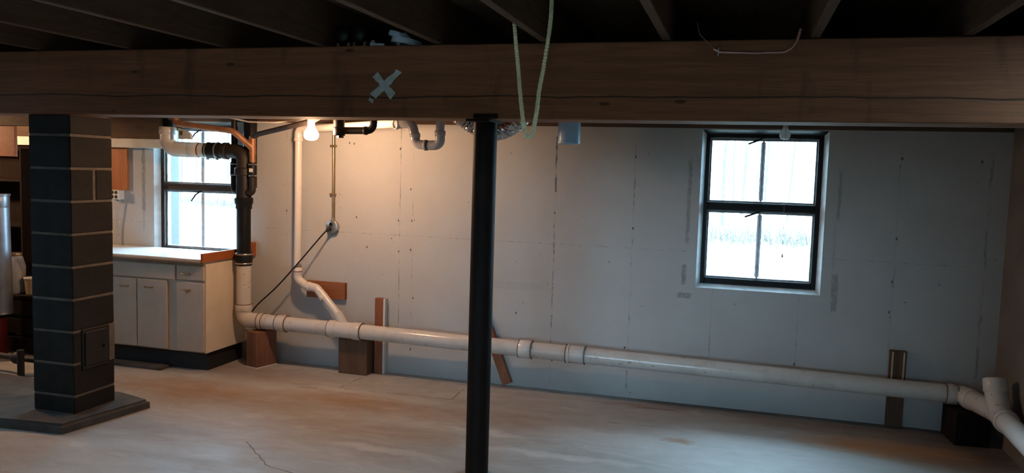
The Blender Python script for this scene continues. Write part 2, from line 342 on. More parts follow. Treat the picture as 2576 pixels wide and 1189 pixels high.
def fillet(pts, rad, n=7):
    P = [Vector(p) for p in pts]; out = [P[0]]
    if isinstance(rad, (int, float)): rad = [rad] * len(P)
    for i in range(1, len(P) - 1):
        a, b, c = P[i - 1], P[i], P[i + 1]; u = (a - b); w = (c - b); lu, lw = u.length, w.length; u.normalize(); w.normalize()
        ang = u.angle(w); r = min(rad[i], .49 * min(lu, lw) * math.tan(ang / 2)) if ang < 3.1 else 0
        if r < 1e-4: out.append(b); continue
        d = r / math.tan(ang / 2); p0 = b + u * d; p1 = b + w * d; cen = b + (u + w).normalized() * (r / math.sin(ang / 2))
        v0 = p0 - cen; v1 = p1 - cen; th = v0.angle(v1)
        for k in range(n + 1):
            t = k / n; out.append(cen + (v0 * math.sin((1 - t) * th) + v1 * math.sin(t * th)) / math.sin(th))
    out.append(P[-1]); return out
def tube(bm, pts, r, seg=20, cap=True, closed=False):
    P = [Vector(p) for p in pts]; n = len(P)
    R = [r] * n if isinstance(r, (int, float)) else r
    T = []
    for i in range(n):
        a = P[max(i - 1, 0)]; b = P[min(i + 1, n - 1)]
        t = (b - a) if (b - a).length > 1e-9 else Vector((0, 0, 1)); T.append(t.normalized())
    up = Vector((0, 0, 1)) if abs(T[0].z) < .9 else Vector((0, 1, 0))
    nrm = (up - T[0] * up.dot(T[0])).normalized(); rings = []
    for i in range(n):
        if i:
            nrm = nrm - T[i] * nrm.dot(T[i])
            nrm.normalize()
        bi = T[i].cross(nrm)
        rings.append([bm.verts.new(P[i] + (nrm * math.cos(2 * PI * k / seg) + bi * math.sin(2 * PI * k / seg)) * R[i]) for k in range(seg)])
    for i in range(n - 1):
        for k in range(seg):
            bm.faces.new((rings[i][k], rings[i][(k + 1) % seg], rings[i + 1][(k + 1) % seg], rings[i + 1][k]))
    if cap:
        bm.faces.new(list(reversed(rings[0]))); bm.faces.new(rings[-1])
    return bm
def T(pts, r, seg=20, cap=True): return tube(nb(), pts, r, seg, cap)
def band(a, b, r, lip=.0, seg=24, hollow=None):
    """a short collar from a to b, rounded at its lips"""
    a = Vector(a); b = Vector(b); d = (b - a).normalized(); L = (b - a).length; e = min(.004, L * .2)
    return T([a, a + d * .0005, a + d * e, b - d * e, b - d * .0005, b], [r - .004, r - e * .6, r, r, r - e * .6, r - .004], seg)
def lathe(bm, prof, origin, axis=(0, 0, 1), seg=24):
    q = Vector((0, 0, 1)).rotation_difference(Vector(axis).normalized()).to_matrix(); o = Vector(origin); rings = []
    for rr, h in prof:
        if rr < 1e-5: rings.append([bm.verts.new(o + q @ Vector((0, 0, h)))])
        else: rings.append([bm.verts.new(o + q @ Vector((rr * math.cos(2 * PI * k / seg), rr * math.sin(2 * PI * k / seg), h))) for k in range(seg)])
    for i in range(len(rings) - 1):
        A, C = rings[i], rings[i + 1]
        for k in range(seg):
            a0, a1 = A[k % len(A)], A[(k + 1) % len(A)]; c0, c1 = C[k % len(C)], C[(k + 1) % len(C)]
            f = [a0]
            for v in (a1, c1, c0):
                if v not in f: f.append(v)
            if len(f) > 2: bm.faces.new(f)
    return bm
def prism(bm, poly, z0, z1):
    lo = [bm.verts.new((p[0], p[1], z0)) for p in poly]; hi = [bm.verts.new((p[0], p[1], z1)) for p in poly]; n = len(poly)
    bm.faces.new(list(reversed(lo))); bm.faces.new(hi)
    for i in range(n): bm.faces.new((lo[i], lo[(i + 1) % n], hi[(i + 1) % n], hi[i]))
    return bm
def rough(bm, amp, sc, cuts=0):
    if cuts: bmesh.ops.subdivide_edges(bm, edges=list(bm.edges), cuts=cuts, use_grid_fill=True)
    for v in bm.verts: v.co += noise.noise_vector(v.co * sc) * amp
    return bm

# ------------------------------------------------------------------ the room shell
XL, XR, YB, YR = -7.4, 1.605, 5.63, -3.5
BZ0, BZ1 = 1.848, 2.21                      # beam underside and top
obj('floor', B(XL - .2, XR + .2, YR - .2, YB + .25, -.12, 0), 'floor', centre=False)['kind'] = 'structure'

def wall_with_openings(xa, xb, za, zb, yf, yk, ops):
    bm = nb(); xs = sorted({xa, xb, *[v for o in ops for v in o[:2]]}); zs = sorted({za, zb, *[v for o in ops for v in o[2:]]})
    for i in range(len(xs) - 1):
        for j in range(len(zs) - 1):
            x0, x1, z0, z1 = xs[i], xs[i + 1], zs[j], zs[j + 1]
            if any(o[0] <= x0 and x1 <= o[1] and o[2] <= z0 and z1 <= o[3] for o in ops): continue
            for y in (yf, yk): quad(bm, (x0, y, z0), (x1, y, z0), (x1, y, z1), (x0, y, z1))
    for o in (*ops, (xa, xb, za, zb)):
        x0, x1, z0, z1 = o
        for a, b in (((x0, z0), (x1, z0)), ((x1, z0), (x1, z1)), ((x1, z1), (x0, z1)), ((x0, z1), (x0, z0))):
            quad(bm, (a[0], yf, a[1]), (b[0], yf, b[1]), (b[0], yk, b[1]), (a[0], yk, a[1]))
    bmesh.ops.remove_doubles(bm, verts=bm.verts, dist=1e-5)
    return bm
W1 = (-.270, .540, .828, 1.912); W2 = (-4.738, -3.925, .80, 1.912); W3 = (-2.5, .1, .70, 1.56)   # long low window in the wall behind the photographer
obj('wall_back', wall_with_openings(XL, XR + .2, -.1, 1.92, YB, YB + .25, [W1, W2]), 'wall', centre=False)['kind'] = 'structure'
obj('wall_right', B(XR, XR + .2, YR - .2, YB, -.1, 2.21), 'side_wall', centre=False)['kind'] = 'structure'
obj('wall_left', B(XL - .2, XL, YR - .2, YB + .25, -.1, 2.21), 'back', centre=False)['kind'] = 'structure'
obj('wall_rear', wall_with_openings(XL, XR, -.1, 2.21, YR, YR - .25, [W3]), 'back', centre=False)['kind'] = 'structure'
obj('trim_1', B(XL, XR + .2, YB - .004, YB + .14, 1.92, 1.96), 'sill')['kind'] = 'structure'
obj('trim_2', B(XL, XR + .2, YB + .02, YB + .06, 1.96, 2.19), 'sill')['kind'] = 'structure'

# ceiling: subfloor planks, joists, rim board over the beam
ceil = root('ceiling', (-2.9, 1.0, 2.21), kind='structure')
y = YR - .2; k = 0
while y < 5.58:
    y1 = min(y + .185, 5.60)
    obj('plank', B(XL - .1, XR + .1, y + .002, y1 - .002, 2.45, 2.472), 'plank', ceil)
    y = y1; k += 1
obj('floor_board', B(XL - .2, XR + .2, YR - .3, 5.66, 2.474, 2.50), 'plank', ceil)
for xr in (-7.05, -6.43, -5.81, -5.19, -4.57, -3.95, -3.33, -2.71, -2.125, -1.47, -.92, -.345, .30, .905, 1.5):
    obj('joist', B(xr - .04, xr, YR, 5.60, 2.216, 2.45, .003), 'joist', ceil)
obj('rim_board', B(XL, XR, 5.60, 5.64, 2.216, 2.472), 'joist', ceil)
obj('floor_board', B(XL - .2, XR + .2, 4.03, YB + .25, 2.19, 2.215), 'plank', ceil)
for xr in (-6.9, -6.3, -5.7, -5.2, -4.75, -4.15, -3.5, -2.752, -2.22, -1.72, -1.24, -.75, -.28, .222, .68, 1.14, 1.52):
    obj('joist', B(xr - .02, xr + .02, 4.035, YB, 1.96, 2.19, .003), 'joist', ceil)
# nail points coming through the subfloor
bm = nb()
for i in range(16):
    nx = random.uniform(-.22, .22); ny = random.choice((3.15, 3.6, 4.0, 4.3, 4.45, 4.6)) + random.uniform(-.02, .02)
    tube(bm, [(nx, ny, 2.455), (nx + random.uniform(-.003, .003), ny, 2.425), (nx, ny, 2.415)], [.0022, .0022, .0006], 6)
obj('nail', bm, 'iron', ceil)['kind'] = 'stuff'
# windows
def make_window(n, W_, yf, s=1, fm='frame', lever='straight', frontmat='reveal'):
    """s = +1 looks out along +y; two stacked sashes of two panes each"""
    x0, x1, z0, z1 = W_; Y = lambda d: yf + s * d
    w = root('window_%d' % n, ((x0 + x1) / 2, yf, z0), kind='structure')
    rv = .026; d1 = .055
    for (a, b, c, d) in (((x0, z0), (x0, z1), (x0 + rv, z1 - rv), (x0 + rv, z0 + rv)), ((x1, z1), (x1, z0), (x1 - rv, z0 + rv), (x1 - rv, z1 - rv)),
                         ((x1, z0), (x0, z0), (x0 + rv, z0 + rv), (x1 - rv, z0 + rv)), ((x0, z1), (x1, z1), (x1 - rv, z1 - rv), (x0 + rv, z1 - rv))):
        bm = nb(); p = [(a[0], Y(0.001), a[1]), (b[0], Y(0.001), b[1]), (c[0], Y(d1), c[1]), (d[0], Y(d1), d[1])]
        q = [(a[0], Y(d1 + .01), a[1]), (b[0], Y(d1 + .01), b[1])]
        v = [bm.verts.new(t) for t in p + q]
        bm.faces.new(v[:4]); bm.faces.new((v[0], v[1], v[5], v[4])); bm.faces.new((v[3], v[2], v[5], v[4])); bm.faces.new((v[1], v[2], v[5])); bm.faces.new((v[0], v[3], v[4]))
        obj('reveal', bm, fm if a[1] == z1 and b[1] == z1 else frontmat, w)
    a0, a1, b0, b1 = x0 + .012, x1 - .012, z0 + .012, z1 - .012
    fw = .046; zm = (z0 + z1) / 2 + .022
    ya, yb = sorted((Y(.058), Y(.135)))
    obj('jamb', B(a0, a0 + fw - .004, ya, yb, b0, b1, .004), fm, w); obj('jamb', B(a1 - fw, a1, ya, yb, b0, b1, .004), fm, w)
    obj('head', B(a0 + fw - .004, a1 - fw, ya, yb, b1 - .040, b1, .004), fm, w); obj('sill', B(a0 + fw - .004, a1 - fw, ya, yb, b0, b0 + .055, .004), fm, w)
    obj('meeting_rail', B(a0 + fw - .004, a1 - fw, ya - .006, yb, zm - .028, zm + .030, .006), fm, w)
    obj('rail_bead', B(a0 + fw - .004, a1 - fw, ya - .016, ya - .005, zm + .012, zm + .028, .003), fm, w)
    yc, yd = sorted((Y(.137), Y(.247)))
    obj('outer_casing', B(x0 + .001, x0 + .056, yc, yd, z0 + .001, z1 - .001, .003), 'casing', w); obj('outer_casing', B(x1 - .056, x1 - .001, yc, yd, z0 + .001, z1 - .001, .003), 'casing', w)
    gx0, gx1 = a0 + fw - .004, a1 - fw; xm = (gx0 + gx1) / 2
    gy = Y(.105)
    for (c0, c1) in ((b0 + .055, zm - .028), (zm + .030, b1 - .040)):
        sh = root('sash', (xm, gy, c0)); sh.parent = w; sh.location = WL[sh] - WL[w]
        e = .011; y2, y3 = sorted((Y(.088), Y(.128)))
        obj('stile', rough(B(gx0, gx0 + e, y2, y3, c0, c1), .0022, 30, 6), 'putty', sh); obj('stile', rough(B(gx1 - e, gx1, y2, y3, c0, c1), .0022, 30, 6), 'putty', sh)
        obj('rail', rough(B(gx0 + e, gx1 - e, y2, y3, c0, c0 + e), .0022, 30, 6), 'putty', sh); obj('rail', rough(B(gx0 + e, gx1 - e, y2, y3, c1 - e * 1.5, c1), .0022, 30, 6), 'putty', sh)
        obj('muntin', B(xm - .015, xm + .015, y2 + .002, y3 - .002, c0 + e, c1 - e * 1.5, .011), 'muntin', sh)
        for p0, p1 in ((gx0 + e, xm - .014), (xm + .014, gx1 - e)):
            obj('pane', B(p0, p1, gy - .0015, gy + .0015, c0 + e, c1 - e * 1.5), 'glass', sh)
        hz = c1 - .002; hy = Y(.080)
        if lever == 'straight': pts = [(xm + .012, hy, hz + .004), (xm - .01, hy - s * .012, hz - .001), (xm - .10, hy - s * .022, hz - .036)]
        else: pts = [(xm + .01, hy, hz + .002), (xm - .015, hy - s * .012, hz - .012), (xm - .045, hy - s * .02, hz - .035), (xm - .078, hy - s * .026, hz - .085)]
        obj('latch_lever', T(fillet(pts, .02), .0065, 10), 'handle', sh, True)
    return w
make_window(1, W1, YB)
make_window(2, W2, YB, 1, 'frame_br', 'bent')
make_window(3, W3, YR, -1)
# added partition behind the photographer, unseen, its gap trims the rear window light
pt = root('wall_light_baffle', (-1.9, -.66, 0), kind='structure')
obj('panel', B(XL, -2.55, -.72, -.60, 0, 2.21), 'back', pt); obj('panel', B(-.30, XR, -.72, -.60, 0, 2.21), 'back', pt); obj('panel', B(-2.55, -.30, -.72, -.60, 2.08, 2.21), 'back', pt)

# ------------------------------------------------------------------ main beam, post and pier
beam = root('ceiling_beam', (-2.9, 3.90, BZ0), 'deep brown timber beam crossing the whole room with a pale painted X', 'beam')
o = obj('timber', B(XL + .01, XR - .01, 3.775, 4.03, BZ0, BZ1, .006), 'beam', beam, centre=False); 
o.location = -WL[beam]; WL[o] = Vector((0, 0, 0))
def stroke(a, b, w, rag=.008, up=0):
    bm = nb(); a = Vector(a); b = Vector(b); d = (b - a); n = Vector((-d.y, d.x)).normalized(); k = 9; L = []; Rr = []
    for i in range(k + 1):
        t = i / k; c = a + d * t; ww = w * (1 + .12 * math.sin(5 * t + a.x * 9))
        j1 = random.uniform(-rag, rag) * .35; j2 = random.uniform(-rag, rag) * .35
        e = d.normalized() * (random.uniform(-rag, rag) * 1.5 if i in (0, k) else 0)
        L.append(c + n * (ww / 2 + j1) + e); Rr.append(c - n * (ww / 2 + j2) + (d.normalized() * (random.uniform(-rag, rag) * 1.5) if i in (0, k) else Vector((0, 0))))
    fr = [[bm.verts.new((p.x, yy, p.y)) for p in S_] for S_ in (L, Rr) for yy in (3.7735 - up, 3.7752)]
    for i in range(k):
        bm.faces.new((fr[0][i], fr[0][i + 1], fr[2][i + 1], fr[2][i])); bm.faces.new((fr[1][i], fr[1][i + 1], fr[3][i + 1], fr[3][i]))
        bm.faces.new((fr[0][i], fr[0][i + 1], fr[1][i + 1], fr[1][i])); bm.faces.new((fr[2][i], fr[2][i + 1], fr[3][i + 1], fr[3][i]))
    for i in (0, k): bm.faces.new((fr[0][i], fr[1][i], fr[3][i], fr[2][i]))
    return bm
xp = root('painted_cross', (-1.77, 3.774, 2.0)); xp.parent = beam; xp.location = WL[xp] - WL[beam]; xp['label'] = 'pale grey X brushed on the timber'
obj('brush_stroke', stroke((-1.828, 2.070), (-1.722, 1.955), .037), 'paint_x', xp)
obj('brush_stroke', stroke((-1.690, 2.082), (-1.776, 2.005), .033, .008, .0006), 'paint_x', xp); obj('brush_stroke', stroke((-1.770, 2.008), (-1.838, 1.953), .037, .008, .0012), 'paint_x', xp)
obj('brush_stroke', stroke((-1.838, 1.945), (-1.850, 1.926), .030, .005), 'paint_x', xp)

post = root('steel_post', (-1.27, 3.90, 0), 'round black steel column standing on the floor under the beam', 'post')
PX, PY, PR = -1.272, 3.92, .0605
obj('shaft', T([(PX, PY, 0), (PX, PY, .9), (PX, PY, BZ0 - .012)], PR, 40), 'black_paint', post, True)
obj('cap_plate', B(PX - .063, PX + .063, 3.79, 4.03, BZ0 - .012, BZ0 - .001, .002), 'black_paint', post)
obj('front_strip', B(PX - .012, PX + .112, 3.752, 3.765, BZ0 - .002, BZ0 + .022, .003), 'black_paint', post)  # dark strip before the beam's lower edge, at the post top

pier = root('chimney_pier', (-3.93, 3.96, .06), 'black painted concrete block pier with pale mortar joints on a slab', 'pier')
px0, px1, py0, py1 = -4.085, -3.78, 3.80, 4.125
obj('mortar_core', B(px0 + .004, px1 - .004, py0 + .004, py1 - .004, .058, BZ0 - .002), 'mortar', pier)
joints = [.055] + [.167 + .195 * k for k in range(9)] + [BZ0 + .004]
for i in range(len(joints) - 1):
    z0, z1 = joints[i] + .0065, joints[i + 1] - .0065
    if i == 7:
        for a, b in ((py0, py0 + .172), (py0 + .190, py1)): obj('block', rough(B(px0, px1, a, b, z0, z1, .005), .0015, 25), 'pier', pier)
    else: obj('block', rough(B(px0, px1, py0, py1, z0, z1, .005), .0015, 25), 'pier', pier)
dr = obj('cleanout_door', B(px1 + .006, px1 + .014, 3.878, 4.055, .335, .545, .003), 'iron', pier); dr['label'] = 'black iron cleanout door'
obj('door_frame', B(px1 - .002, px1 + .007, 3.862, 4.07, .315, .565, .003), 'iron', pier)
obj('door_knob', T([(px1 + .012, 4.02, .44), (px1 + .03, 4.02, .44)], .008, 10), 'iron', dr, True)
obj('mortar_patch', rough(B(px1 - .002, px1 + .004, 4.075, py1 - .001, .33, .56, .002), .002, 40), 'mortar', pier)
bm = prism(nb(), [(-3.70, 3.63), (-3.60, 4.225), (-3.86, 4.30), (-5.3, 4.42), (-5.3, 3.45), (-4.3, 3.585)], 0, .058)
bmesh.ops.bevel(bm, geom=[e for e in bm.edges if e.verts[0].co.z > .05 and e.verts[1].co.z > .05], offset=.018, segments=3, affect='EDGES')
bmesh.ops.triangulate(bm, faces=[f for f in bm.faces if len(f.verts) > 4])
tag(obj('hearth_slab', bm, 'slab'), 'low worn concrete slab on the floor beneath the black block pier', 'slab')

# ------------------------------------------------------------------ base cabinet and worktop
CX0, CX1, CY0, CY1 = -5.35, -3.832, 5.10, 5.60
cab = root('base_cabinet', (-4.5, 5.35, 0), 'cream painted kitchen base cabinet with brass pulls under left window', 'cabinet')
obj('carcass', B(CX0, CX1 - .018, CY0 + .018, CY1, .145, .826), 'cab', cab)
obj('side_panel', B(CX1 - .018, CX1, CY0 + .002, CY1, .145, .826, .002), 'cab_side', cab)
obj('toe_kick', B(CX0, CX1 - .03, CY0 + .06, CY1 - .01, .0, .145), 'toe', cab)
obj('face_frame', B(CX0, CX1 - .018, CY0 + .006, CY0 + .018, .145, .826, .001), 'cab', cab)
def pull(x, z, par, y):
    bm = nb(); pts = [(x - .034, y + .003, z), (x - .030, y - .016, z), (x, y - .022, z), (x + .030, y - .016, z), (x + .034, y + .003, z)]
    tube(bm, fillet(pts, .008, 4), .0055, 10); obj('handle', bm, 'brass', par, True)
def front(name, x0, x1, z0, z1, hx=None, hz=None):
    d = obj(name, B(x0, x1, CY0 - .012, CY0 + .006, z0, z1, .003), 'cab', cab)
    if hx is not None: pull(hx, hz, d, CY0 - .012)
front('door', -4.90, -4.452, .155, .682, -4.56, .622); front('door', -4.446, -4.176, .155, .682, -4.335, .625); front('door', -4.085, -3.845, .155, .682, -4.0, .625)
front('drawer', -4.085, -3.845, .700, .805, -4.0, .748); front('drawer', -4.90, -4.10, .695, .805)
wt = root('worktop', (-4.5, 5.33, .828), 'glossy white worktop with wooden edge on the cream cabinet', 'worktop')
obj('surface', B(CX0, CX1 - .012, 5.075, CY1 + .02, .828, .866, .002), 'top', wt)
ed = obj('edge_strip', T([(CX0, 5.070, .846), (CX1 - .012, 5.070, .846)], .0195, 14), 'edge', wt, True)
bm = box(nb(), CX1 - .010, CX1 + .010, 5.050, CY1 + .02, .842, .912, .002)
obj('end_board', bm, 'orange_x', wt)['label'] = 'orange wooden board along the right end'
obj('end_block', B(CX1 - .02, -3.752, 5.588, 5.625, .845, .958, .002), 'orange_x', wt)
tag(obj('scrap_board', B(-4.75, -4.18, 5.02, 5.13, .0, .022, .002), 'slab'), 'thin dark board lying on the floor under the cabinet toe kick', 'board')

# ------------------------------------------------------------------ white drain line along the wall
dl = root('drain_line', (-1.2, 5.48, .12), 'long grimy white plastic drain pipe running along the foot of the wall', 'pipe')
R4 = .0572
SX, SY = -3.745, 5.45
A0 = Vector((-3.60, 5.45, .354)); A1 = Vector((1.33, 5.50, .279))
def on(x): return A0 + (A1 - A0) * ((x - A0.x) / (A1.x - A0.x))
dirp = (A1 - A0).normalized()
obj('riser', T([(SX, SY, .47), (SX, SY, .815)], R4, 28), 'pvc', dl, True)
obj('elbow', T(fillet([(SX, SY, .475), (SX, SY, .355), tuple(on(-3.52))], .095, 10), R4 + .004, 28), 'pvc', dl, True)
obj('collar', band((SX, SY, .425), (SX, SY, .478), R4 + .009), 'pvc', dl, True)
obj('collar', band(on(-3.60), on(-3.565), R4 + .008), 'pvc', dl, True)
cuts = [-3.53, -3.43, -2.885, -1.0, 1.30]
for a, b in ((-3.56, -3.42), (-3.42, -2.96), (-2.75, -1.42), (-1.42, -1.10), (-1.10, 1.31)):
    obj('pipe_length', T([on(a), on((a + b) / 2), on(b)], R4, 28), 'pvc', dl, True)
for a, b, r in ((-3.44, -3.36, .008), (-1.475, -1.385, .0075), (-1.13, -1.00, .006), (1.30, 1.36, .007)):
    obj('coupling', band(on(a), on(b), R4 + r), 'pvc_clean' if a == -1.475 else 'pvc', dl, True)
obj('joint_ring', band(on(-1.118), on(-1.106), R4 + .012), 'pvc_clean', dl, True)
for x in (-3.603, -3.563, -3.443, -3.358, -2.993, -2.717, -1.478, -1.382, -1.133, -.997, 1.297, 1.363):
    obj('glue_line', band(on(x), on(x + .0035), R4 + .0098), 'grime', dl, True)
obj('glue_line', band((SX, SY, .478), (SX, SY, .482), R4 + .0085), 'grime', dl, True)
# wye that takes the branch
obj('wye', T([on(-2.98), on(-2.72)], R4 + .005, 28), 'pvc', dl, True)
obj('collar', band(on(-2.99), on(-2.93), R4 + .010), 'pvc', dl, True); obj('collar', band(on(-2.79), on(-2.72), R4 + .010), 'pvc', dl, True)
R2 = .0285; YBp = 5.515
J1 = Vector((-3.304, YBp, .715)); J2 = Vector((-3.20, YBp, .652)); J3 = Vector((-3.125, YBp - .005, .640)); 
bd = Vector((-2.865, 5.47, .375))
obj('wye_arm', T([bd + Vector((.02, 0, -.04)), bd + Vector((-.07, .012, .09))], R2 + .006, 22), 'pvc', dl, True)
obj('branch_pipe', T([bd + Vector((-.06, .01, .075)), (-3.10, YBp - .005, .615)], R2, 22), 'pvc_clean', dl, True)
obj('branch_elbow', T(fillet([(-3.304, YBp, .78), (-3.304, YBp, .70), (-3.235, YBp, .655), (-3.165, YBp, .645)], .05, 8), R2 + .004, 22), 'pvc_clean', dl, True)
obj('branch_elbow', T(fillet([(-3.20, YBp, .648), (-3.135, YBp, .640), (-3.065, YBp - .008, .565)], .05, 8), R2 + .004, 22), 'pvc_clean', dl, True)
obj('collar', band((-3.225, YBp, .652), (-3.19, YBp, .646), R2 + .008), 'pvc_clean', dl, True)
obj('collar', band((-3.085, YBp - .006, .592), (-3.062, YBp - .008, .560), R2 + .008), 'pvc_clean', dl, True)
obj('collar', band((-3.304, YBp, .735), (-3.304, YBp, .79), R2 + .006), 'pvc_clean', dl, True)
obj('primer_ring', band((-3.304, YBp, .757), (-3.304, YBp, .765), R2 + .0075), 'primer', dl, True); obj('primer_ring', band((-3.304, YBp, .797), (-3.304, YBp, .803), R2 + .002), 'primer', dl, True)
obj('branch_riser', T([(-3.306, YBp, .78), (-3.304, YBp, 1.30), (-3.304, YBp, 1.80)], R2, 22), 'pvc_clean', dl, True)
obj('branch_elbow', T(fillet([(-3.304, YBp, 1.785), (-3.304, YBp, 1.868), (-3.18, YBp - .02, 1.871)], .06, 9), R2 + .004, 22), 'pvc_clean', dl, True)
obj('collar', band((-3.304, YBp, 1.772), (-3.304, YBp, 1.80), R2 + .008), 'pvc_clean', dl, True)
H0 = Vector((-3.22, YBp - .012, 1.869)); H1 = Vector((-2.27, 5.05, 1.892))
obj('branch_arm', T([H0, (H0 + H1) / 2, H1], R2, 22), 'pvc_clean', dl, True)
# corner: eighth bend, wye with a cleanout stub, pipe along the right wall
C1 = Vector((1.505, 5.17, .272)); C2 = Vector((1.50, 4.2, .245))
obj('corner_elbow', T(fillet([tuple(on(1.33)), (1.40, 5.50, .279), tuple(C1)], .12, 8), R4 + .004, 28), 'pvc', dl, True)
obj('collar', band((1.415, 5.44, .278), (1.432, 5.395, .277), R4 + .009), 'pvc', dl, True)
obj('corner_wye', T([(1.47, 5.285, .275), tuple(C1), (1.502, 5.0, .268)], R4 + .005, 28), 'pvc', dl, True)
obj('cleanout_stub', T([(1.502, 5.10, .275), (1.495, 5.20, .385)], R4 + .003, 28), 'pvc', dl, True)
obj('cleanout_hub', lathe(nb(), [(.045, .0), (.062, 0), (.066, .006), (.066, .075), (.062, .08), (.054, .08), (.052, .01), (0, .01)], (1.495, 5.20, .385), (-.03, .35, .9), 28), 'pvc', dl, True)
obj('collar', band((1.502, 5.03, .269), (1.502, 4.985, .268), R4 + .010), 'pvc', dl, True)
obj('pipe_length', T([(1.502, 5.0, .268), tuple(C2)], R4, 28), 'pvc_clean', dl, True)
obj('pipe_length', T([tuple(C2), (1.50, 2.2, .20)], R4, 28), 'pvc_clean', dl, True)

# ------------------------------------------------------------------ black soil stack with its vents
sk = root('soil_stack', (SX, SY, .80), 'black soil stack with rubber couplings standing before left window', 'pipe')
obj('lower_pipe', T([(SX, SY, .86), (SX, SY, 1.26)], R4 - .004, 28), 'abs', sk, True)
obj('rubber_coupling', T([(SX, SY, .79), (SX, SY, .80), (SX, SY, .815), (SX, SY, .845), (SX, SY, .875), (SX, SY, .89)], [.062, .066, .066, .068, .066, .062], 28), 'rubber', sk, True)
for z in (.80, .872): obj('hose_clamp', band((SX, SY, z), (SX, SY, z + .012), .069), 'steel', sk, True)
obj('hub', lathe(nb(), [(.050, 0), (.062, .0), (.062, .03), (.070, .045), (.072, .082), (.066, .088), (.05, .088)], (SX, SY, 1.235), (0, 0, 1), 28), 'abs', sk, True)
obj('tee_body', T([(SX, SY, 1.30), (SX, SY, 1.50), (SX, SY, 1.55)], [.058, .058, .056], 28), 'iron', sk, True)
obj('hub', lathe(nb(), [(.055, 0), (.070, .004), (.071, .055), (.064, .062), (.05, .062)], (SX, SY, 1.495), (0, 0, 1), 28), 'iron', sk, True)
obj('bend', T(fillet([(SX, SY, 1.53), (SX, SY, 1.683), (-3.96, SY, 1.683)], .10, 10), .055, 28), 'iron_rust', sk, True)
obj('hub', lathe(nb(), [(.056, 0), (.066, .004), (.068, .03), (.062, .05), (.058, .055)], (-3.885, SY, 1.683), (-1, 0, 0), 28), 'iron_rust', sk, True)
obj('stack_riser', T([(SX - .005, SY + .09, 1.40), (SX - .005, SY + .09, 2.16)], .052, 24), 'iron', sk, True)
# left vent limb, right vent limb
for s, vx, m1, vo in ((-1, -3.872, 'iron', .055), (1, -3.648, 'iron_rust', -.03)):
    obj('side_bend', T(fillet([(SX + s * .045, SY + vo * .7, 1.365), (vx, SY + vo, 1.365), (vx, SY + vo, 1.50)], .045, 8), .026, 18), m1, sk, True)
    obj('rubber_sleeve', T([(vx, SY + vo, 1.485), (vx, SY + vo, 1.50), (vx, SY + vo, 1.585), (vx, SY + vo, 1.60)], [.028, .031, .031, .028], 18), 'rubber', sk, True)
    for z in (1.492, 1.578): 
        obj('hose_clamp', band((vx, SY + vo, z), (vx, SY + vo, z + .010), .0335), 'steel', sk, True)
        obj('clamp_screw', T([(vx + .02, SY + vo - .036, z + .005), (vx + .042, SY + vo - .03, z + .005)], .005, 8), 'steel', sk, True)
obj('vent_pipe', T([(-3.872, SY + .055, 1.59), (-3.872, SY + .055, 2.16)], .023, 18), 'iron', sk, True)
obj('sleeve_label', B(-3.656, -3.624, SY - .0635, SY - .061, 1.525, 1.553), 'label', sk)['label'] = 'small white printed label'

cu = root('copper_vent', (-3.65, 5.42, 1.59), 'thick tarnished copper pipe bending over the black stack', 'pipe')
obj('tube', T(fillet([(-3.648, 5.42, 1.595), (-3.648, 5.42, 1.705), (-3.76, 5.34, 1.835), (-4.25, 5.30, 1.885), (-4.30, 5.30, 2.12)], [0, .08, .10, .03, 0], 8), .0235, 20), 'copper', cu, True)
obj('elbow', T(fillet([(-3.648, 5.42, 1.66), (-3.648, 5.42, 1.715), (-3.69, 5.39, 1.755)], .03, 6), .027, 20), 'copper', cu, True)
obj('tee_stub', T([(-3.648, 5.42, 1.71), (-3.648, 5.42, 1.80)], .025, 20), 'copper', cu, True)
obj('elbow', T(fillet([(-4.18, 5.306, 1.878), (-4.25, 5.30, 1.885), (-4.262, 5.30, 1.95)], .03, 6), .027, 20), 'copper', cu, True)

ua = root('upper_drain_arm', (-4.2, SY, 1.68), 'white plastic drain elbow with banded rubber coupling before the left window', 'pipe')
obj('elbow', T(fillet([(-4.425, SY - .03, 1.845), (-4.425, SY - .03, 1.69), (-4.24, SY, 1.685)], .13, 12), R4 + .004, 28), 'pvc_clean', ua, True)
obj('drop_pipe', T([(-4.425, SY - .03, 1.83), (-4.425, SY - .03, 2.15)], R4 - .004, 28), 'abs', ua, True)
obj('collar', band((-4.425, SY - .03, 1.80), (-4.425, SY - .03, 1.862), R4 + .009), 'pvc_clean', ua, True)
obj('collar', band((-4.262, SY, 1.685), (-4.15, SY, 1.685), R4 + .004), 'pvc_clean', ua, True)
obj('glue_ring', band((-4.268, SY, 1.685), (-4.262, SY, 1.685), R4 + .0055), 'rust_band', ua, True)
obj('pipe_stub', T([(-4.17, SY, 1.685), (-4.05, SY, 1.684)], R4, 28), 'pvc_clean', ua, True)
obj('glue_ring', band((-4.150, SY, 1.685), (-4.135, SY, 1.685), R4 + .002), 'rust_band', ua, True)
obj('rubber_coupling', T([(-4.085, SY, 1.684), (-4.075, SY, 1.684), (-3.965, SY, 1.683), (-3.955, SY, 1.683)], [.060, .064, .064, .060], 28), 'rubber', ua, True)
for x in (-4.072, -3.985):
    obj('hose_clamp', band((x, SY, 1.684), (x + .013, SY, 1.684), .067), 'steel', ua, True)
    obj('clamp_screw', T([(x + .006, SY - .03, 1.618), (x + .006, SY + .0, 1.613)], .006, 8), 'steel', ua, True)
bm = nb(); poly = [(-4.262, 1.765), (-4.262, 1.85), (-4.205, 1.835), (-4.168, 1.82), (-4.15, 1.80), (-4.145, 1.765)]
lo = [bm.verts.new((p[0], 5.34, p[1])) for p in poly]; hi = [bm.verts.new((p[0], 5.365, p[1])) for p in poly]
bm.faces.new(lo); bm.faces.new(list(reversed(hi)))
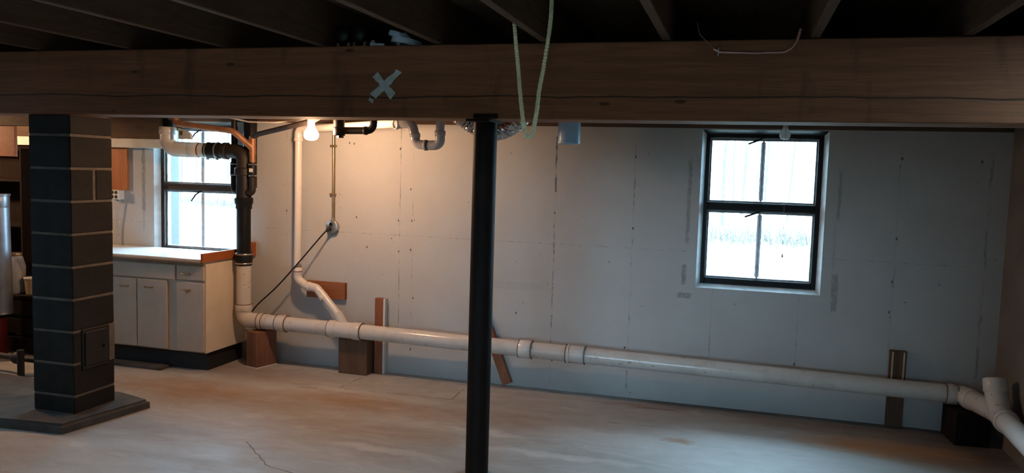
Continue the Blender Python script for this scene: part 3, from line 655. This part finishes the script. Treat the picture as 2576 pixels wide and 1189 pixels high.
for i in range(6): bm.faces.new((lo[i], lo[(i + 1) % 6], hi[(i + 1) % 6], hi[i]))
hb = obj('pipe_bracket', bm, 'white_tag', ua); hb['label'] = 'grey white plastic bracket with a square slot'
obj('slot', B(-4.248, -4.218, 5.337, 5.341, 1.795, 1.83, .001), 'brass', hb)

# ------------------------------------------------------------------ things hanging below the far joists
tr = root('running_trap', (-2.03, 5.0, 1.75), 'light grey plastic U trap hanging below the ceiling beside the post', 'pipe trap')
YT = 5.0
obj('inlet_elbow', T(fillet([(-2.235, YT + .02, 1.892), (-2.14, YT, 1.893), (-2.118, YT, 1.80)], .05, 8), R2 + .004, 22), 'pvc_grey', tr, True)
obj('left_leg', T(fillet([(-2.118, YT, 1.83), (-2.115, YT, 1.752), (-2.02, YT, 1.747)], .055, 8), R2 + .003, 22), 'pvc_grey', tr, True)
obj('bottom_pipe', T([(-2.06, YT, 1.747), (-1.985, YT, 1.747)], R2 + .0005, 22), 'pvc_grey', tr, True)
obj('right_leg', T(fillet([(-2.01, YT, 1.747), (-1.937, YT, 1.75), (-1.938, YT, 1.83)], .055, 8), R2 + .004, 22), 'pvc_grey', tr, True)
obj('tail_pipe', T([(-1.938, YT, 1.81), (-1.938, YT, 2.15)], R2, 22), 'pvc_grey', tr, True)
for a, b in (((-2.118, YT, 1.795), (-2.117, YT, 1.825)), ((-1.938, YT, 1.812), (-1.938, YT, 1.845)), ((-2.05, YT, 1.747), (-2.03, YT, 1.747)), ((-2.26, YT + .035, 1.892), (-2.225, YT + .02, 1.892))):
    obj('collar', band(a, b, R2 + .008), 'pvc_grey', tr, True)
obj('glue_ring', band((-2.030, YT, 1.747), (-2.022, YT, 1.747), R2 + .006), 'abs', tr, True)
obj('cleanout_plug', lathe(nb(), [(.030, 0), (.036, .0), (.036, .02), (.028, .022), (.028, .006), (0, .006)], (-2.255, YT + .02, 1.885), (-.6, -.8, 0), 22), 'pvc_grey', tr, True)

bf = root('black_trap', (-2.5, 4.8, 1.78), 'black plastic pipe loop hanging below the ceiling right of lit bulb', 'pipe trap')
obj('body', T([(-2.575, 4.8, 1.795), (-2.575, 4.8, 1.88), (-2.575, 4.8, 2.14)], .036, 22), 'abs', bf, True)
obj('hub', band((-2.575, 4.8, 1.792), (-2.575, 4.8, 1.85), .040), 'abs', bf, True)
obj('plug', T([(-2.565, 4.8, 1.778), (-2.565, 4.8, 1.80)], .022, 6), 'abs', bf)
obj('loop', T(fillet([(-2.56, 4.8, 1.826), (-2.325, 4.8, 1.829), (-2.325, 4.8, 2.14)], .045, 9), .0235, 20), 'abs', bf, True)
obj('collar', band((-2.392, 4.8, 1.828), (-2.368, 4.8, 1.828), .028), 'abs', bf, True)

dp = tag(obj('black_iron_pipe', T(fillet([(-3.62, 5.40, 1.80), (-3.55, 5.35, 1.815), (-3.05, 4.98, 1.858), (-2.80, 4.86, 1.893), (-2.68, 4.80, 1.935)], .05), .019, 16), 'iron_rust'), 'dark slanting iron pipe from copper pipe up towards lit bulb', 'pipe')
tag(obj('white_cable', T(fillet([(-3.85, 5.2, 1.955), (-3.5, 5.15, 1.895), (-3.2, 5.05, 1.888), (-2.95, 5.0, 1.905), (-2.78, 4.9, 1.95)], .1), .006, 8), 'cable'), 'thin white cable sagging below the joists left of lit bulb', 'cable')

# foil duct sagging behind the post
DP = [Vector((-1.735 + .50 * t, 4.62 + .12 * math.sin(PI * t), 1.975 - .135 * math.sin(PI * t))) for t in [i / 60 for i in range(61)]]
DR = [.062 + (.0035 if i % 2 else -.0025) for i in range(61)]
bm = tube(nb(), DP, DR, 28); 
for v in bm.verts: v.co += noise.noise_vector(v.co * 45) * .005 + noise.noise_vector(v.co * 120) * .002
tag(obj('foil_duct', bm, 'foil', None, False), 'ribbed silver foil duct sagging behind the top of black post', 'duct')

# pale blue plastic sleeve
CC = (-1.0, 4.7); slv = root('plastic_sleeve', (CC[0], CC[1], 1.765), 'pale blue translucent plastic tube hanging right of the yellow rope', 'tube')
obj('wall', lathe(nb(), [(.0665, .02), (.0665, .22), (.063, .22), (.063, .02)], (CC[0], CC[1], 1.75), (0, 0, 1), 40), 'sleeve', slv, True)
obj('rim', lathe(nb(), [(0, .012), (.05, .012), (.062, .016), (.0675, .024), (.0690, .020), (.066, .010), (.055, .006), (0, .006)], (CC[0], CC[1], 1.755), (0, 0, 1), 40), 'sleeve', slv, True)

# bulbs
BULBP = [(.0, -.062), (.012, -.060), (.022, -.055), (.0285, -.044), (.0300, -.033), (.0285, -.022), (.0235, -.011), (.0175, -.001), (.0142, .010), (.0132, .024)]
def bulb(x, y, ztop, label, glass, lamp_name, zlamp, fat=1.0):
    r = root(lamp_name, (x, y, zlamp), label, 'light bulb')
    obj('lampholder', lathe(nb(), [(.0, 0), (.055, 0), (.055, -.012), (.035, -.022), (.024, -.03), (.024, -(zlamp - ztop) + .004), (.017, -(zlamp - ztop)), (0, -(zlamp - ztop))], (x, y, zlamp), (0, 0, 1), 28), 'porcelain', r, True)
    obj('screw_base', T([(x, y, ztop + .002), (x, y, ztop - .018)], .0128, 18), 'steel', r, True)
    obj('glass_bulb', lathe(nb(), [(a * (fat * 1.55 - .55), h * fat * .92 - .024 * fat) for a, h in BULBP], (x, y, ztop), (0, 0, 1), 28), glass, r, True)
    return r
bulb(-2.752, 4.75, 1.868, 'glowing bare bulb hanging below the ceiling near the white riser pipe', 'lit', 'ceiling_bulb', 1.96, 1.4)
bulb(-6.5, 4.68, 1.868, 'glowing bare bulb hanging far left behind the block pier', 'lit_far', 'ceiling_bulb', 1.96, 1.3)
b2 = bulb(.222, 4.75, 1.894, 'unlit frosted bulb with pull chain hanging before the right window', 'frosted', 'ceiling_bulb', 1.96)
obj('pull_chain', T([(.222, 4.715, 1.93), (.222, 4.700, 1.80), (.238, 4.70, 1.40), (.241, 4.70, 1.17)], .0013, 6), 'brass', b2, True)
obj('chain_pull', lathe(nb(), [(0, -.006), (.004, -.005), (.0055, .002), (.004, .012), (.0015, .02), (0, .02)], (.241, 4.70, 1.16), (0, 0, 1), 12), 'brass', b2, True)

# yellow rope loop in front of the beam
rp = [(-1.005, 3.45, 2.455), (-1.005, 3.45, 2.345), (-.995, 3.45, 2.21), (-.979, 3.45, 2.086), (-.966, 3.45, 1.97), (-.954, 3.45, 1.877), (-.942, 3.45, 1.80), (-.931, 3.45, 1.758), (-.917, 3.45, 1.743),
      (-.903, 3.45, 1.762), (-.893, 3.45, 1.80), (-.884, 3.45, 1.86), (-.876, 3.45, 1.95), (-.861, 3.45, 2.04), (-.842, 3.45, 2.18), (-.834, 3.45, 2.26), (-.832, 3.45, 2.345), (-.830, 3.45, 2.455)]
def smooth_path(P, n=8):
    P = [Vector(p) for p in P]; out = []
    for i in range(len(P) - 1):
        a, b, c, d = P[max(i - 1, 0)], P[i], P[i + 1], P[min(i + 2, len(P) - 1)]
        for k in range(n):
            t = k / n; out.append(.5 * ((2 * b) + (c - a) * t + (2 * a - 5 * b + 4 * c - d) * t * t + (3 * b - a - 3 * c + d) * t ** 3))
    out.append(P[-1]); return out
sp_ = smooth_path(rp, 10)
bm = nb()
ph = 0
for q in (0, 1, 2):
    pts = []; L = 0
    for i, p in enumerate(sp_):
        if i: L += (p - sp_[i - 1]).length
        a = L * 2 * PI / .035 + q * 2 * PI / 3
        pts.append(p + Vector((math.cos(a), math.sin(a), 0)) * .0044)
    tube(bm, pts, .0062, 8)
tag(obj('hanging_rope', bm, 'rope', None, True), 'pale yellow rope hanging in a narrow loop before the beam', 'rope')

# thin copper tube stapled to the beam
cw = root('copper_tube', (0, 3.768, 2.15), 'thin copper tube stapled along the beam top below the subfloor nails', 'tube')
obj('tube', T(fillet([(-.15, 3.767, 2.170), (-.125, 3.767, 2.155), (.03, 3.767, 2.149), (.155, 3.767, 2.152), (.185, 3.767, 2.170), (.205, 3.766, 2.205), (.215, 3.74, 2.25)], .03), .0070, 12), 'bright_copper', cw, True)
obj('wire', T(fillet([(-.15, 3.768, 2.170), (-.185, 3.768, 2.205), (-.215, 3.75, 2.235), (-.228, 3.75, 2.285)], .03), .0018, 8), 'bright_copper', cw, True)
obj('staple', T([(-.129, 3.757, 2.172), (-.130, 3.757, 2.138)], .0028, 8), 'steel', cw, True)

# pieces lying on top of the beam
for x, z, lab in ((-2.073, 2.283, 'left one of two round black pipe caps on the beam'), (-1.978, 2.288, 'right one of two round black pipe caps on the beam')):
    c = root('capped_pipe', (x, 3.93, 2.215), lab, 'pipe cap', 'black pipe caps on the beam')
    obj('pipe', T([(x, 3.885, z), (x, 3.985, z)], .045, 26), 'abs', c, True)
    obj('cap_end', lathe(nb(), [(0, .012), (.018, .011), (.034, .006), (.044, 0), (.0465, -.006), (.0465, -.03), (.044, -.034)], (x, 3.882, z), (0, -1, 0), 26), 'abs', c, True)
    for s in (-1, 1): obj('rest', B(x + s * .03 - .008, x + s * .03 + .008, 3.90, 3.97, 2.211, z - .034), 'joist', c)
fl = root('pipe_flange', (-1.68, 3.9, 2.212), 'pale white plastic ring fitting lying on the beam beside black caps', 'pipe fitting')
q1 = Vector((.30, -.30, .90))
obj('lower_ring', lathe(nb(), [(.060, -.016), (.078, -.016), (.080, 0), (.078, .012), (.060, .012)], (-1.69, 3.86, 2.238), (.16, .05, 1), 28), 'blue_white', fl, True)
obj('upper_ring', lathe(nb(), [(.040, -.016), (.056, -.014), (.058, 0), (.054, .012), (.02, .016), (0, .016)], (-1.73, 3.86, 2.272), (.30, .05, 1), 28), 'blue_white', fl, True)
obj('neck', T([(-1.70, 3.86, 2.236), (-1.723, 3.86, 2.262)], .038, 20), 'blue_white', fl, True)
va = root('small_valve', (-1.84, 3.86, 2.212), 'tiny pale plastic valve with arm lying left of the ring fitting', 'valve')
obj('body', lathe(nb(), [(0, 0), (.015, 0), (.015, .022), (.010, .026), (.008, .034), (0, .036)], (-1.866, 3.83, 2.211), (0, 0, 1), 16), 'blue_white', va, True)
obj('arm', T([(-1.86, 3.83, 2.224), (-1.80, 3.83, 2.221)], .008, 10), 'blue_white', va, True)

# ------------------------------------------------------------------ outlet with its conduit and cord
ol = root('wall_outlet', (-3.05, 5.6, 1.10), 'round metal outlet box at the foot of a conduit on wall', 'outlet')
obj('conduit', T([(-3.052, 5.612, 1.165), (-3.057, 5.612, 1.95)], .0115, 14), 'brass', ol, True)
for z in (1.36, 1.735): obj('conduit_strap', B(-3.082, -3.036, 5.598, 5.63, z, z + .018, .003), 'brass', ol)
obj('box', lathe(nb(), [(0, 0), (.047, 0), (.047, .038), (.050, .040), (.050, .046), (.046, .048), (0, .048)], (-3.052, 5.630, 1.118), (0, -1, 0), 30), 'steel', ol, True)
obj('connector', T([(-3.053, 5.612, 1.155), (-3.053, 5.612, 1.185)], .015, 12), 'steel', ol, True)
obj('receptacle', lathe(nb(), [(0, .012), (.011, .012), (.014, .008), (.014, 0)], (-3.055, 5.584, 1.137), (0, -1, 0), 18), 'abs', ol, True)
pc = root('power_cord', (-3.4, 5.5, .5), 'black power cord slanting from the round outlet down to drain elbow', 'cord')
obj('plug', T([(-3.064, 5.592, 1.102), (-3.066, 5.56, 1.098), (-3.075, 5.545, 1.088)], [.017, .016, .009], 16), 'rubber', pc, True)
obj('cord', T(smooth_path([(-3.070, 5.55, 1.092), (-3.11, 5.53, 1.045), (-3.27, 5.478, .84), (-3.45, 5.46, .64), (-3.60, 5.47, .51), (-3.67, 5.50, .455), (-3.73, 5.53, .40)], 8), .0058, 10), 'rubber', pc, True)

# ------------------------------------------------------------------ boards and support blocks
hb_ = tag(obj('wall_board', B(-3.272, -2.935, 5.595, 5.63, .550, .680, .002), 'red_board'), 'reddish board fixed flat on the wall behind the branch pipe', 'board')
ub = root('upright_board', (-2.62, 5.6, 0), 'reddish upright board with a white edge behind the drain pipe', 'board')
obj('board', B(-2.668, -2.598, 5.575, 5.625, 0, .585, .002), 'red_post', ub)
obj('painted_edge', rough(B(-2.598, -2.584, 5.577, 5.626, .0, .585), .002, 40, 3), 'white_wood', ub)
lm = Matrix.Rotation(-.20, 4, 'Y')
tag(obj('leaning_board', B(-1.730, -1.660, 5.58, 5.61, 0, .55, .002, Matrix.Rotation(-.376, 4, 'Y')), 'red_post'), 'brown board leaning against the wall behind the black post', 'board')
ch = root('channel_board', (1.04, 5.6, 0), 'dark upright board with two pale strips near right corner', 'board')
obj('board', B(.985, 1.085, 5.60, 5.63, 0, .505, .002), 'block_wood', ch)
for x in (1.002, 1.070): obj('strip', B(x - .0045, x + .0045, 5.593, 5.60, .27, .497), 'cream', ch)
def support(name, cx, cy, sx, sy, h, rz, m, lab):
    return tag(obj(name, B(cx - sx / 2, cx + sx / 2, cy - sy / 2, cy + sy / 2, 0, h, .004, Matrix.Rotation(rz, 4, 'Z')), m), lab, 'support block')
sb = root('timber_block', (-3.60, 5.46, 0), 'reddish timber block standing on end under the white drain elbow', 'support block')
obj('block', B(-3.644, -3.524, 5.355, 5.555, .006, .283, .004, Matrix.Rotation(-.30, 4, 'Z')), 'block_red', sb)
obj('shim', B(-3.647, -3.521, 5.352, 5.558, 0, .006, 0, Matrix.Rotation(-.30, 4, 'Z')), 'white_wood', sb)
support('timber_block', -2.80, 5.545, .24, .15, .272, 0, 'block_wood', 'dark timber block under the branch wye of the drain pipe')
support('timber_block', 1.42, 5.47, .20, .24, .204, .1, 'dark_block', 'dark timber block under the drain pipe bend in right corner')

# ------------------------------------------------------------------ left of the window and behind the pier
tag(obj('white_valance', B(-6.4, -4.475, 5.51, 5.585, 1.692, 1.767, .004), 'white_wood'), 'long white boxed board fixed above the left window', 'board')
tag(obj('ceiling_cleat', B(-6.4, -4.50, 5.53, 5.58, 1.768, 1.955, .003), 'sill'), 'dark board standing on the long white box under the joists', 'board')
ob = tag(obj('outlet_board', B(-5.33, -4.985, 5.605, 5.63, 1.335, 1.745, .002), 'orange'), 'orange wooden backing board on the wall above the square outlet', 'board')
qo = root('square_outlet', (-5.07, 5.6, 1.26), 'cream four-socket surface outlet below the orange backing board', 'outlet')
obj('box', B(-5.16, -5.035, 5.565, 5.63, 1.255, 1.335, .004), 'white_wood', qo)
for i in (-1, 1):
    for j in (-1, 1): obj('socket', lathe(nb(), [(0, .003), (.0135, .003), (.0150, 0)], (-5.085 + i * .019 - .0, 5.565, 1.295 + j * .0185), (0, -1, 0), 8), 'rubber', qo)
obj('cord', T(smooth_path([(-5.06, 5.60, 1.256), (-5.065, 5.61, 1.15), (-5.085, 5.615, .98), (-5.09, 5.61, .87)], 6), .006, 8), 'muntin', qo, True)

su = root('backing_shelf', (-6.5, 5.4, 0), 'added dark open shelf hiding the lit wall left of the block pier', 'shelf')  # added dark backing that hides the bright wall beyond the pier
obj('back_panel', B(-7.2, -5.78, 5.585, 5.60, 0, 1.688), 'dark_block', su)
for x in (-7.2, -5.80): obj('side_panel', B(x, x + .02, 5.30, 5.585, 0, 1.66, .002), 'dark_block', su)
for z in (.08, .62, 1.0, 1.38, 1.64): obj('shelf_board', B(-7.18, -5.80, 5.30, 5.585, z, z + .02, .002), 'dark_block', su)
tag(obj('plywood_panel', B(-5.80, -5.40, 4.90, 4.925, 1.59, 1.825, .002), 'orange_x'), 'orange plywood panel hanging under the ceiling behind the block pier', 'board')
tag(obj('dark_shelf_board', B(-6.3, -4.55, 4.86, 4.93, 1.826, 1.93, .003), 'sill'), 'dark wooden rail above the orange plywood panel', 'board')
gx, gy_ = -5.595, 4.9
gp = root('galvanised_flue', (gx, gy_, .36), 'galvanised flue pipe standing left of the block pier', 'flue pipe')
obj('pipe', T([(gx, gy_, .36), (gx, gy_, 1.22)], [.098, .088], 32), 'galv', gp, True)
obj('collar', band((gx, gy_, 1.19), (gx, gy_, 1.29), .090, 0, 32), 'galv', gp, True)
obj('bead', band((gx, gy_, 1.283), (gx, gy_, 1.297), .097, 0, 32), 'galv', gp, True)
obj('lower_bead', band((gx, gy_, .350), (gx, gy_, .366), .101, 0, 32), 'galv', gp, True)
rt = root('red_tank', (-5.60, 4.9, 0), 'dark red tank below the galvanised flue beside the block pier', 'tank')
obj('body', lathe(nb(), [(0, 0), (.11, 0), (.12, .012), (.12, .29), (.10, .325), (.05, .345), (0, .35)], (-5.67, 4.88, .0), (0, 0, 1), 30), 'red', rt, True)
obj('bail', T(fillet([(-5.56, 4.76, .345), (-5.52, 4.75, .285), (-5.56, 4.75, .25), (-5.65, 4.75, .24)], .05), .004, 8), 'steel', rt, True)
pm = root('pump_pipes', (-5.2, 4.55, 0), 'rusty valve and pipe elbows on the floor behind block pier', 'pump pipe')
obj('pipe', T(fillet([(-5.42, 4.60, .0), (-5.42, 4.60, .115), (-4.75, 4.55, .118)], .04), .022, 14), 'iron_rust', pm, True)
obj('valve_body', lathe(nb(), [(0, -.05), (.03, -.05), (.045, -.02), (.045, .02), (.03, .05), (0, .05)], (-5.05, 4.57, .117), (1, 0, 0), 18), 'iron_rust', pm, True)
obj('pipe', T([(-4.95, 4.50, .0), (-4.95, 4.50, .20)], .024, 14), 'iron', pm, True)
bk = root('storage_tub', (-5.42, 5.25, .48), 'cream plastic tub on a crate partly hidden by the block pier', 'tub')
obj('tub', lathe(nb(), [(0, 0), (.055, 0), (.065, .12), (.060, .12), (.052, .01), (0, .01)], (-5.52, 5.15, .48), (0, 0, 1), 24), 'cream', bk, True)
obj('lid', band((-5.52, 5.15, .60), (-5.52, 5.15, .618), .069), 'white_wood', bk, True)
cr = root('wooden_crate', (-5.6, 5.3, 0), 'dark wooden crate on the floor beneath the cream tub', 'crate')
for z in (.02, .17, .32): obj('slat', B(-5.85, -5.37, 5.03, 5.045, z, z + .12, .002), 'dark_block', cr)
obj('side', B(-5.385, -5.37, 5.045, 5.27, 0, .46, .002), 'dark_block', cr); obj('side', B(-5.85, -5.835, 5.045, 5.27, 0, .46, .002), 'dark_block', cr); obj('lid', B(-5.86, -5.36, 5.025, 5.28, .461, .479, .002), 'dark_block', cr)
gj = root('glass_jar', (-5.68, 5.2, .48), 'large dusty glass jar with a tin lid beside the cream tub', 'jar')
obj('jar_body', lathe(nb(), [(0, 0), (.06, 0), (.075, .03), (.078, .22), (.06, .29), (.05, .31), (0, .31)], (-5.67, 5.12, .48), (0, 0, 1), 24), 'pvc_grey', gj, True)
obj('lid', band((-5.67, 5.12, .785), (-5.67, 5.12, .81), .056), 'brass', gj, True)

# ------------------------------------------------------------------ outside: pale lawn, bare trees, brush
GZ = .72
for nm, a, b, z in (('ground', YB + .26, 60, GZ), ('ground_rear', -40, YR - .02, -.01)):
    bm = nb(); quad(bm, (-60, a, z), (50, a, z), (50, b, z), (-60, b, z))
    obj(nm, bm, 'snow' if nm == 'ground' else 'earth', centre=False)['kind'] = 'structure'
def gz(y): return GZ
def tree(x, y, h, r, lean, lab, ev=False, grp=None):
    z0 = gz(y) - .05; t = root('tree', (x, y, z0), lab, 'tree', grp)
    pts = [Vector((x + lean * k * h / 8 + random.uniform(-.05, .05), y, z0 + h * k / 8)) for k in range(9)]
    obj('trunk', T(pts, [r * (1 - .095 * k) for k in range(9)], 8), 'bark', t, True)
    bm = nb()
    if not ev:
        for i in range(14):
            k = random.uniform(2, 7.6); p = pts[int(k)].lerp(pts[int(k) + 1], k % 1); a = random.uniform(0, 2 * PI); L = h * random.uniform(.10, .24)
            q = p + Vector((math.cos(a) * .7, math.sin(a) * .7, .65)) * L * .55; e = q + Vector((math.cos(a + .4) * .5, math.sin(a + .4) * .5, .8)) * L * .5
            tube(bm, [p, q, e], [r * .3, r * .18, r * .05], 5)
            f = q + Vector((math.cos(a - .9) * .7, math.sin(a - .9) * .7, .5)) * L * .4; tube(bm, [q, f], [r * .14, r * .04], 4)
        obj('branches', bm, 'bark', t)
    else:
        for i in range(4500):
            k = random.random() ** 1.2; zz = z0 + h * (.12 + .86 * k); rad = h * .24 * (1 - k) * random.uniform(.15, 1); a = random.uniform(0, 2 * PI)
            p = Vector((x + math.cos(a) * rad, y + math.sin(a) * rad, zz - rad * .25)); s = random.uniform(.03, .075)
            d = Vector((math.cos(a), math.sin(a), -.35)) * s * 1.6; n = Vector((-math.sin(a), math.cos(a), random.uniform(-.3, .3))) * s * .5
            bm.faces.new([bm.verts.new(p - n), bm.verts.new(p + n), bm.verts.new(p + d)])
        obj('needles', bm, 'needles', t)
# trees of the wood edge, fanned out so that each window shows a row of them, each crown on its own ground
ORD = ('leftmost', 'second from the left', 'third from the left', 'fourth from the left', 'third from the right', 'second from the right', 'rightmost')
for lo, hi, side in ((-.028, .062, 'right'), (-.80, -.705, 'left')):
    near = 13.4 if side == 'right' else 17.5
    for k in range(7):
        yy = near + (0, 14, 5, 20, 9, 25, 2.5)[k] + random.uniform(0, 1.5); x = (lo + (hi - lo) * (k + .5) / 7) * yy
        tree(x, yy, random.uniform(8, 12), random.uniform(.018, .042), random.uniform(-.02, .03), 'bare grey tree beyond the lawn, %s seen through the %s window' % (ORD[k], side), grp='bare trees beyond the lawn')
tree(2.5, 30, 12, .05, 0, 'green conifer beyond the lawn seen through right window', True)
tag(obj('sky_blocker_left', prism(nb(), [(-16, -26), (-7.6, -22), (-7.0, -15), (-16, -14)], -.01, 6), 'block_wood'), 'added dark block behind the house cutting off sky on the left', 'blocker')  # added unseen block, shapes the sky light entering the rear window
tag(obj('sky_blocker_right', prism(nb(), [(1.3, -22), (9, -24), (9, -14), (2.2, -15)], -.01, 6), 'block_wood'), 'added dark block behind the house cutting off sky on the right', 'blocker')  # second added block, keeps sky light off the left of the room
bm = nb()
for i in range(3600):
    x = random.uniform(-16, 4); yy = 10.6 - min(x, 0) * .24 + random.uniform(0, 1.2); h = random.uniform(.08, .55); dx = random.uniform(-.5, .5); w = .007
    p = Vector((x, yy, gz(yy) - .02)); bm.faces.new([bm.verts.new(p + Vector((-w, 0, 0))), bm.verts.new(p + Vector((w, 0, 0))), bm.verts.new(p + Vector((dx * h, random.uniform(-.1, .1), h)))])
tag(obj('dry_brush', bm, 'straw'), 'band of dry brush at the far edge of the pale lawn', 'brush', kind='stuff')
